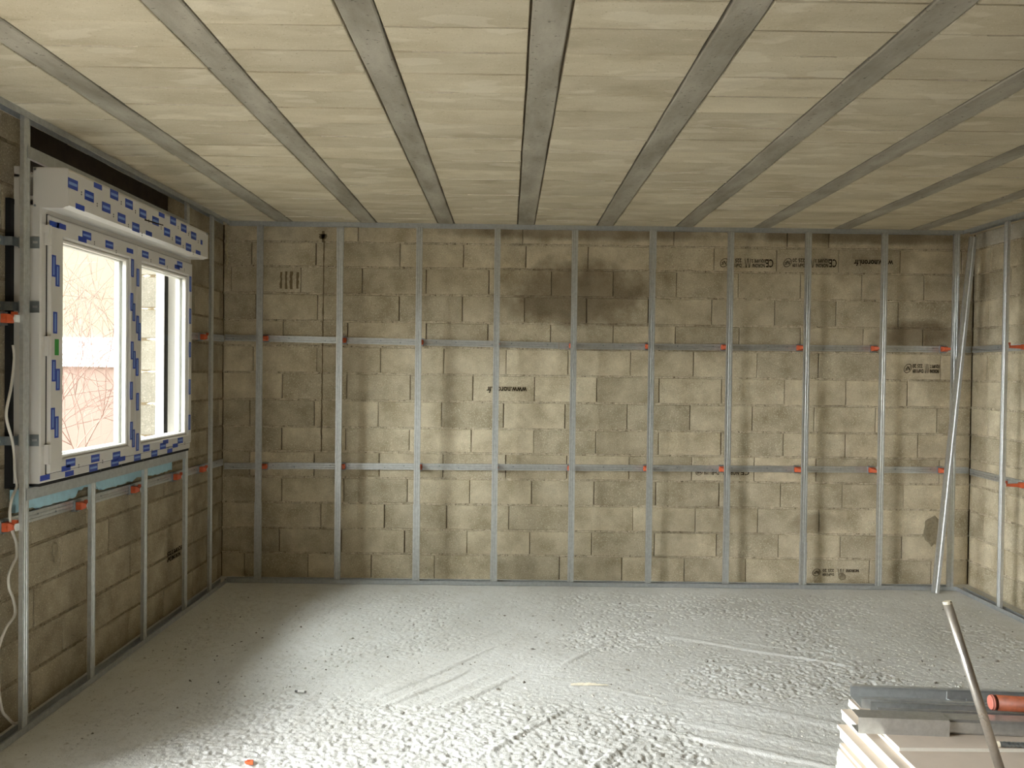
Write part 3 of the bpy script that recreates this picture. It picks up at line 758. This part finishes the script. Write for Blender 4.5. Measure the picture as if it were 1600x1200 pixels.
mb.obj('cap_screws', M['galv_dark'], bx)

# ------------------------------------------------------------------ tracks
track('floor_track', 'long floor track at the foot of the back wall studs', (XL - .02, 0, 0), (XR, 0, 0), (0, 1), 1)
track('ceiling_track', 'long ceiling track along the top of the back wall studs', (XL - .02, 0, H), (XR, 0, H), (0, 1), -1)
track('floor_track', 'floor track running along the foot of the left wall', (XL, -3.7, 0), (XL, -.002, 0), (-1, 0), 1)
track('ceiling_track', 'ceiling track running above the window wall', (XL, -3.7, H), (XL, -.002, H), (-1, 0), -1)
track('floor_track', 'floor track running along the foot of the right wall', (XR, -.002, 0), (XR, -2.6, 0), (1, 0), 1)
track('ceiling_track', 'ceiling track running along the top of the right wall', (XR, -.002, H), (XR, -2.6, H), (1, 0), -1)
def cross_track(label, z, up, y0=-2.605, y1=-.815):
    o = thing('cross_track', label, 'track', (XL, y0, z)); mb = MB()
    sheet(mb, [(0, .05), (0, 0), (.030, 0), (.030, .05)] if False else [(.018, .0), (0, 0), (0, .052), (.018, .052)], .0013, lambda a, b, l: (-a - .001, l, b), 0, y1 - y0)
    mb.obj('channel', M['track'], o); return o
cross_track('grey window head track above the shutter box', 2.575, -1)
cross_track('grey window sill track right below the window', 1.046, 1)

# ------------------------------------------------------------------ studs
ORD = ['first', 'second', 'third', 'fourth', 'fifth', 'sixth', 'seventh', 'eighth', 'ninth']
BS = [-1.916, -1.302, -.695, -.095, .500, 1.100, 1.700, 2.2975, 2.8865]
JO = {0: (.62, False), 1: (2.49, True), 2: (.62, False), 3: (.255, False), 5: (2.46, True), 7: (.36, False)}
for i, x in enumerate(BS):
    j = JO.get(i)
    stud((x, .002, 0), 0, .003, H - .003, f'{ORD[i]} vertical steel stud from the left along the back wall',
         joint=j[0] if j else None, upper=j[1] if j else True, group='back wall studs')
stud((3.44, .002, 0), 0, .003, H - .003, 'steel stud in the right corner, behind the leaning stud')
for y, z1, lab in ((-2.606, H, 'steel stud on the near side of the window, at left photo edge'), (-2.013, 1.05, 'short steel stud under the left half of the window'),
                   (-1.402, 1.05, 'short steel stud under the right half of the window'), (-.791, H, 'steel stud at the far jamb of the window'),
                   (-.335, H, 'steel stud on the left wall, in the far corner')):
    stud((XL - .002, y, 0), R(90), .003, z1 - .003, lab, group='left wall studs')
stud((XR + .002, -.531, 0), R(-90), .003, H - .003, 'steel stud standing on the right wall')
# loose stud leaning in the right corner
p0, p1 = Vector((3.277, -.092, .003)), Vector((3.535, -.052, 2.725))
t = thing('leaning_stud', 'loose galvanized stud leaning into the right back corner', 'stud', p0)
dz = (p1 - p0).normalized(); ax = (Vector((1, -.25, 0)) - dz * Vector((1, -.25, 0)).dot(dz)).normalized(); ay = dz.cross(ax)
mb = MB(); sheet(mb, [(-.017, .030), (-.024, .030), (-.024, 0), (-.008, 0), (0, .003), (.008, 0), (.024, 0), (.024, .030), (.017, .030)], .0013, lambda a, b, l: tuple(ax * a + ay * b + dz * l), 0, (p1 - p0).length)
mb.obj('profile', M['galv'], t)

# ------------------------------------------------------------------ horizontal rails on the masonry
def rail(label, p0, p1, normal, splice=None):
    p0, p1 = Vector(p0), Vector(p1); d = (p1 - p0).normalized(); L = (p1 - p0).length; n = Vector(normal); up = Vector((0, 0, 1))
    o = thing('furring_rail', label, 'rail', p0); mb = MB()
    sheet(mb, STUD, .0012, lambda a, b, l: tuple(d * l + up * a * 1.06 - n * b), 0, L); mb.obj('profile', M['galv'], o)
    sc = MB(); k = max(2, int(L / .21))
    for i in range(k):
        c = d * (L * (i + .3 + .3 * (i % 2)) / k) + up * (.006 if i % 3 else -.008) + n * .0006; sc.cyl(c, c + n * .003, .0055, .004, 7)
    s_ = sc.obj('screw_heads', M['galv_dark'], o); s_['kind'] = 'stuff'
    if splice:
        mb = MB(); sheet(mb, SLEEVE, .0011, lambda a, b, l: tuple(d * l + up * a - n * b), splice - .06, splice + .06); mb.obj('splice_sleeve', M['galv'], o)
    return o
yr = YM - .019
rail('upper steel rail on the back wall, left length', (XLM + .02, yr, 1.893), (.395, yr, 1.862), (0, -1, 0))
rail('upper steel rail on the back wall, right length', (.400, yr, 1.860), (XRM - .02, yr, 1.872), (0, -1, 0), splice=.06)
rail('lower steel rail on the back wall, short left length', (XLM + .02, yr, .876), (-1.755, yr, .883), (0, -1, 0), splice=.45)
rail('lower steel rail on the back wall, long right length', (-1.75, yr, .884), (XRM - .02, yr, .912), (0, -1, 0))
rail('lower steel rail on the left wall, under the window', (XLM + .019, -3.6, .95), (XLM + .019, YM - .03, .91), (1, 0, 0))
rail('upper steel rail on the left wall, beyond the window', (XLM + .019, -.80, 1.872), (XLM + .019, YM - .03, 1.885), (1, 0, 0))
rail('upper steel rail on the left wall, near side of the window', (XLM + .019, -3.6, 1.855), (XLM + .019, -2.62, 1.857), (1, 0, 0))
rail('upper steel rail on the right wall', (XRM - .019, YM - .03, 1.872), (XRM - .019, -2.4, 1.866), (-1, 0, 0))
rail('lower steel rail on the right wall', (XRM - .019, YM - .03, .902), (XRM - .019, -2.4, .876), (-1, 0, 0))

# ------------------------------------------------------------------ orange spacers between rail and stud
_sp = {}
def spacer(pos, normal, length, label):
    """pos on the rail face; normal towards the room; length from rail face to the back of the stud"""
    n = Vector(normal); s_ = Vector((n.y, -n.x, 0)); up = Vector((0, 0, 1)); rz = math.atan2(n.x, -n.y)
    t = thing('insulation_spacer', label, 'spacer', pos, (0, 0, rz), 'orange insulation spacers')
    key = round(length, 3)
    if key not in _sp:
        L = length; mb = MB()
        mb.box((-.026, -.010, -.027), (.026, .001, .027)); mb.box((-.020, -.016, .024), (.020, .016, .030)); mb.box((-.020, -.016, -.030), (.020, .016, -.024))
        clip = mb.mesh('rail_clip', M['galv_dark'])
        mb = MB(); a = .010; w0, w1 = .022, .009
        pr = [(a, w0), (a + .028, w0), (a + .042, .014), (L - .018, w1), (L - .006, w1)]
        for ww in (1,):
            vs = []
            for (d_, w) in pr: vs += [(-w, -d_, -w * .9), (w, -d_, -w * .9), (w, -d_, w * .9), (-w, -d_, w * .9)]
            fs = [(3, 2, 1, 0)] + [(4 * i + k, 4 * i + (k + 1) % 4, 4 * i + 4 + (k + 1) % 4, 4 * i + 4 + k) for i in range(len(pr) - 1) for k in range(4)] + [tuple(4 * (len(pr) - 1) + k for k in range(4))]
            mb.add(vs, fs)
        mb.box((-.026, -a - .022, -.006), (.026, -a - .004, .006)); mb.box((-.006, -L + .030, .006), (.006, -L + .006, .030))
        shaft = mb.mesh('shaft', M['orange'])
        mb = MB(); mb.box((-.021, -L, -.016), (.021, -L + .007, .016)); mb.cyl((0, -L + .006, 0), (0, -L + .016, 0), .012, n=12)
        head = mb.mesh('stud_clip', M['white_plastic']); _sp[key] = (clip, shaft, head)
    for nm, me in zip(('rail_clip', 'shaft', 'stud_clip'), _sp[key]): link(nm, me, t)
    return t
zu = lambda x: 1.893 - .031 * (x + 2.24) / 2.64 if x < .4 else 1.860 + .012 * (x - .4) / 3.27
zl = lambda x: .876 + .007 * (x + 2.24) / .49 if x < -1.75 else .884 + .028 * (x + 1.75) / 5.42
for i, x in enumerate(BS + [3.44]):
    nm = f'{ORD[i]} back wall stud from the left' if i < 9 else 'right corner stud'
    spacer((x, yr, zu(x)), (0, -1, 0), yr - .0195, f'orange spacer on the upper rail behind the {nm}')
    spacer((x, yr, zl(x)), (0, -1, 0), yr - .0195, f'orange spacer on the lower rail behind the {nm}')
XA = XLM + .019; LL = XL - .019 - XA
for y, z, lab in ((-2.629, .933, 'orange spacer low on the left wall, behind the stud at photo edge'), (-2.013, .926, 'orange spacer behind the short stud under the left window half'),
                  (-1.402, .922, 'orange spacer behind the short stud under the right window half'), (-.791, .918, 'orange spacer low behind the stud at the far window jamb'),
                  (-.335, .913, 'orange spacer low behind the left wall stud in the far corner'), (-2.640, 1.857, 'orange spacer beside the window near jamb, at left photo edge'),
                  (-.335, 1.875, 'orange spacer high behind the left wall stud in the far corner')):
    spacer((XA, y, z), (1, 0, 0), LL, lab)
XB = XRM - .019; LR = XB - XR - .019
spacer((XB, -.531, 1.870), (-1, 0, 0), LR, 'orange spacer on the upper rail of the right wall')
spacer((XB, -.531, .893), (-1, 0, 0), LR, 'orange spacer on the lower rail of the right wall')

# ------------------------------------------------------------------ foam strip, cable
mb = MB(); g = random.Random(4); n = 60; vs = []
for i in range(n + 1):
    y = -2.55 + 1.72 * i / n; lo = .968 + g.uniform(-.004, .004) + (.012 if (i // 7) % 3 == 0 else 0) + (.03 if 18 < i < 26 else 0)
    vs += [(-2.258, y, lo), (-2.232, y, lo + g.uniform(0, .006)), (-2.232, y, 1.084), (-2.258, y, 1.084)]
fs = [(4 * i + k, 4 * i + (k + 1) % 4, 4 * i + 4 + (k + 1) % 4, 4 * i + 4 + k) for i in range(n) for k in range(4)] + [(3, 2, 1, 0), tuple(4 * n + k for k in range(4))]
mb.add(vs, fs); tag(mb.obj('foam_strip', M['foam']), 'ragged pale blue foam board strip below the window', 'insulation')
CAB = [(-2.615, 1.74), (-2.605, 1.681), (-2.624, 1.567), (-2.66, 1.455), (-2.655, 1.399), (-2.622, 1.325), (-2.603, 1.252), (-2.598, 1.165), (-2.583, 1.106), (-2.621, 1.054), (-2.634, .985), (-2.615, .91), (-2.586, .852), (-2.584, .789), (-2.61, .76), (-2.642, .716), (-2.637, .658), (-2.609, .607), (-2.594, .531), (-2.655, .492), (-2.70, .436), (-2.717, .372), (-2.707, .228), (-2.684, .134), (-2.652, .092), (-2.605, .043), (-2.57, .03)]
def smooth(pts, k=4):
    out = []
    for i in range(len(pts) - 1):
        p = [Vector(pts[max(0, min(len(pts) - 1, i + d))]) for d in (-1, 0, 1, 2)]
        for j in range(k):
            t = j / k; out.append(.5 * (2 * p[1] + (p[2] - p[0]) * t + (2 * p[0] - 5 * p[1] + 4 * p[2] - p[3]) * t * t + (3 * p[1] - p[0] - 3 * p[2] + p[3]) * t ** 3))
    return out + [Vector(pts[-1])]
mb = MB(); mb.tube(smooth([(-2.205, a, b) for a, b in CAB]), .0062, 8)
tag(mb.obj('electric_cable', M['cable'], smooth=True), 'white electric cable hanging in loops beside the left stud', 'cable')

# ------------------------------------------------------------------ foreground stack of plasterboard
TH = .013; ZT = .338
def board(x0, x1, y0, y1, zt, th, label, group='plasterboard sheets in the stack'):
    mb = MB(); mb.box((0, y0 - y1, -th + .0004), (x1 - x0, 0, 0), 0, [0, 0, 1, 1, 1, 1])
    e = .0016
    o = mb.obj('plasterboard_sheet', [M['paper'], M['gypsum']], None, (x0, y1, zt))
    return tag(o, label, 'plasterboard', group)
board(1.398, 2.55, -3.395, -2.968, ZT, TH, 'narrow plasterboard offcut on top of the stack, under the steel profiles')
board(1.394, 2.58, -5.40, -2.972, ZT - TH, TH, 'topmost full plasterboard sheet, right below the narrow offcut')
z = ZT - 2 * TH
SPEC = [(1.352, -3.007, 'uppermost of the three sheets under the topmost full plasterboard sheet'), (1.354, -3.010, 'middle of the three sheets under the topmost full plasterboard sheet'), (1.355, -3.008, 'lowest of the three sheets under the topmost full plasterboard sheet'),
        (1.315, -3.060, 'plasterboard sheet jutting furthest left in the middle of the stack'), (1.324, -3.064, 'sheet just under the one jutting left mid-stack, slightly set back'), (1.325, -3.066, 'third sheet of the bundle jutting left in mid-stack'), (1.326, -3.062, 'lowest sheet of the bundle jutting left in mid-stack'),
        (1.306, -3.108, 'single plasterboard sheet above the lowest visible bundle')]
for x0, y1, lab in SPEC:
    board(x0, x0 + 1.19, y1 - 2.4, y1, z, TH, lab); z -= TH
k = 0
while z > .006:
    th = TH if z > 2 * TH else z - .0
    if z < TH * 1.4: th = z
    board(1.292 + rng.uniform(-.004, .004), 2.49, -5.53, -3.123 + rng.uniform(-.004, .004), z, th, ('topmost sheet of the lowest bundle in the plasterboard stack', 'second sheet from the top of the lowest plasterboard bundle', 'third sheet from the top of the lowest plasterboard bundle', 'plasterboard sheet low in the stack, under the lowest visible ones')[min(k, 3)]); z -= th; k += 1

# steel profiles lying on the stack
SL = -.065
def lying(name, label, x0, x1, y, z, sect, mat='galv', t=.0013, cutx=0):
    o = thing(name, label, 'steel profile', (x0, y, z), (0, 0, SL)); mb = MB()
    sheet(mb, sect, t, lambda a, b, l: (l + cutx * a, a, b + t / 2), 0, x1 - x0); mb.obj('profile', M[mat], o); return o
lying('u_profile', 'wide steel channel at the back of the stack, open side up', 1.418, 2.60, -2.935, ZT, [(-.016, .043), (-.014, .045), (0, .045), (0, 0), (-.125, 0), (-.125, .036), (-.113, .036)], 'galv_mid')
lying('u_profile', 'shorter channel nested inside the wide steel channel', 1.80, 2.62, -2.962, ZT + .0018, [(0, .030), (0, 0), (-.07, 0), (-.07, .030)], 'galv', cutx=-.6)
lying('u_profile', 'narrow steel channel in the middle of the profiles on the stack', 1.432, 2.60, -3.088, ZT, [(-.006, .038), (0, .038), (0, 0), (-.070, 0), (-.070, .040), (-.064, .040)], 'galv')
lying('c_profile', 'long steel stud lying in front on the stack, pale web facing', 1.42, 2.60, -3.215, ZT + .0022, [(-.006, .006), (0, .006), (0, .0), (-.055, 0), (-.060, .008), (-.060, .044), (-.055, .052), (0, .052)], 'galv')
lying('c_profile', 'short steel stud end sleeved over the front profile', 1.305, 1.63, -3.212, ZT, [(0, .0), (-.072, 0), (-.072, .058), (0, .058)], 'galv')
# tube standing on the stack
a, b = Vector((1.500, -3.500, .883)), Vector((1.637, -3.610, ZT - TH + .006))
t = thing('steel_tube', 'tilted steel tube standing up from the plasterboard stack', 'tube', b); mb = MB(); mb.cyl(b - b, a - b, .0145, n=20); mb.obj('shaft', M['rod'], t, smooth=False)
for p in t.children[0].data.polygons: p.use_smooth = len(p.vertices) == 4
d = (a - b).normalized(); mb = MB(); mb.cyl((a - b) - d * .004, (a - b) + d * .005, .0150, .0135, n=20); mb.obj('end_cap', M['capcream'], t)
mb = MB(); mb.cyl(d * .002, d * .012, .0165, .0155, n=16); mb.obj('foot', M['galv_dark'], t)
# orange handle
c = Vector((1.842, -3.185, ZT + .052 + .028)); ax = Vector((1, -.15, 0)).normalized(); Rr = .0285
t = thing('tool_handle', 'round orange tool handle with pink end on the profiles', 'tool', c); mb = MB()
mb.cyl(ax * .022, ax * .48, Rr, Rr * .92, n=24); h_ = mb.obj('grip', M['handle'], t)
mb = MB(); mb.cyl((0, 0, 0), ax * .005, Rr * .86, Rr, n=24, cap=0); mb.cyl(ax * .005, ax * .014, Rr, Rr, n=24); mb.obj('end_knob', M['handle_end'], t)
mb = MB(); mb.cyl(ax * .0138, ax * .0225, Rr * .93, n=24); mb.obj('collar', M['collar'], t)
for ch in t.children:
    for p in ch.data.polygons: p.use_smooth = len(p.vertices) == 4
# spiral masonry bit
c = Vector((1.745, -3.382, ZT + .0105)); ax = Vector((1, -.06, 0)).normalized()
t = thing('drill_bit', 'grey spiral drill bit with pale tip on the stack', 'drill bit', c); mb = MB()
n, m_ = 90, 12; vs = []; L = .45; sid = Vector((-ax.y, ax.x, 0)); up = Vector((0, 0, 1))
for i in range(n + 1):
    for j in range(m_):
        th = 2 * math.pi * j / m_; ph = i / n * 2 * math.pi * 14
        rr = .0062 + .0040 * (.5 + .5 * math.cos(2 * (th - ph))) ** .5
        vs.append(ax * (.012 + (L - .012) * i / n) + (sid * math.cos(th) + up * math.sin(th)) * rr)
fs = [(i * m_ + j, i * m_ + (j + 1) % m_, (i + 1) * m_ + (j + 1) % m_, (i + 1) * m_ + j) for i in range(n) for j in range(m_)] + [tuple(range(m_))[::-1], tuple(n * m_ + j for j in range(m_))]
mb.add(vs, fs); mb.obj('flute', M['galv_dark'], t, smooth=True)
mb = MB(); mb.cyl(-ax * .002, ax * .014, .0075, .0105, n=12); mb.obj('tip', M['capcream'], t)

# ------------------------------------------------------------------ small litter on the floor
def fz(x, y): return 0.002
c = Vector((-1.04, -2.12, .007)); t = thing('plastic_plug', 'small white cylinder with dark ends lying on the floor', 'plug', c)
mb = MB(); mb.cyl((-.013, .002, 0), (.022, -.003, 0), .0062, n=10); mb.obj('body', M['white_plastic'], t)
mb = MB(); mb.cyl((-.028, .004, 0), (-.013, .002, 0), .0055, n=10); mb.obj('dark_tip', M['ink_grey'], t)
mb = MB(); mb.cyl((.022, -.003, 0), (.030, -.004, 0), .005, n=10); mb.obj('dark_tip', M['ink_grey'], t)
mb = MB(); vs = []; n = 16
for i in range(n + 1):
    x = -.11 + .2 * i / n; h_ = .008 * math.sin(math.pi * min(1, (i + 2) / n)) + .002; w = .010 * (1 - .7 * i / n)
    vs += [(x, -w + rng.uniform(-.002, .002), 0), (x, 0, h_ + rng.uniform(0, .003)), (x, w, 0)]
mb.add(vs, [f for i in range(n) for f in ((3 * i, 3 * i + 1, 3 * i + 4, 3 * i + 3), (3 * i + 1, 3 * i + 2, 3 * i + 5, 3 * i + 4), (3 * i + 2, 3 * i, 3 * i + 3, 3 * i + 5))] + [(0, 2, 1), (3 * n, 3 * n + 1, 3 * n + 2)])
tag(mb.obj('wood_splinter', M['wood'], None, (.46, -1.98, .002)), 'pale wood splinter lying mid floor', 'splinter')
mb = MB(); mb.box((-.012, -.008, 0), (.010, .009, .012)); mb.box((.006, -.012, 0), (.018, -.004, .018)); mb.cyl((-.018, 0, .006), (-.010, 0, .006), .006, n=8)
tag(mb.obj('orange_clip', M['orange'], None, (-1.06, -2.87, .001)), 'small broken orange plastic clip on the floor, bottom photo edge', 'clip')
mb = MB(); g = random.Random(5)
for cnt, rmin, rmax, mode, mi in ((420, .0025, .007, 1.4, 0), (2600, .002, .006, 2.2, 1)):
    for i in range(cnt):
        x, y = g.uniform(-2.05, 3.4), -abs(g.triangular(.1, 3.1, mode)); r_ = g.uniform(rmin, rmax) * (1 if g.random() < .9 else 1.7)
        a = g.uniform(0, 6.28); e = g.uniform(.6, 2.0); c, s_ = math.cos(a), math.sin(a); vs = []
        for (px, py, pz) in ((-e, 0, 0), (0, -1, 0), (e, 0, 0), (0, 1, 0), (0, 0, g.uniform(.5, 1.1))):
            px *= g.uniform(.7, 1.3); py *= g.uniform(.7, 1.3); vs.append((x + r_ * (px * c - py * s_), y + r_ * (px * s_ + py * c), pz * r_))
        mb.add(vs, [(0, 1, 4), (1, 2, 4), (2, 3, 4), (3, 0, 4), (3, 2, 1, 0)], mi)
tag(mb.obj('floor_grit', [M['pebble'], M['crumb']], None, (0, 0, -.001)), 'dark and pale grit strewn over the whole floor', 'grit', kind='stuff')

# ------------------------------------------------------------------ outside
mb = MB(); mb.box((-40, -40, -.4), (30, 30, -.25)); struct(mb.obj('ground', M['soil']), 'bare ground outside the window', 'ground')
t = thing('neighbour_house', 'pale rendered house front with white band outside the window', 'building', (-9, 6, -.25))
mb = MB(); mb.box((-8, 0, 0), (6.0, .3, 1.90)); mb.obj('lower_wall', M['facade_low'], t)
mb = MB(); mb.box((-8, -.06, 1.90), (6.0, .3, 2.34)); mb.obj('band', M['facade_band'], t)
mb = MB(); mb.box((-8, 0, 2.34), (6.0, .3, 5.5)); mb.obj('upper_wall', M['facade_up'], t)
t = thing('bare_shrub', 'leafless twiggy shrub outside the left window pane', 'shrub', (-4.55, 2.3, -.25))
g = random.Random(21); tw = MB(); st = MB()
def grow(p, d, L, r_, lv):
    pts = [p]; 
    for i in range(5):
        d = (d + Vector((g.uniform(-.28, .28), g.uniform(-.28, .28), g.uniform(-.18, .2)))).normalized(); pts.append(pts[-1] + d * L / 5)
    (st if lv == 0 else tw).tube(pts, r_, 5, r_end=r_ * .55)
    if lv < 3:
        for k in range(5 if lv < 2 else 4):
            q_ = pts[g.randrange(1, 6)]; nd = (d + Vector((g.uniform(-1, 1), g.uniform(-.8, .8), g.uniform(-.5, .7)))).normalized(); grow(q_, nd, L * g.uniform(.5, .8), r_ * .62, lv + 1)
for k in range(9):
    grow(Vector((g.uniform(-.5, .5), g.uniform(-.3, .3), 0)), Vector((g.uniform(-.5, .5), g.uniform(-.3, .3), 1)).normalized(), g.uniform(1.7, 2.6), .009, 0)
st.obj('stems', M['twig'], t)['kind'] = 'stuff'; tw.obj('twigs', M['twig'], t)['kind'] = 'stuff'
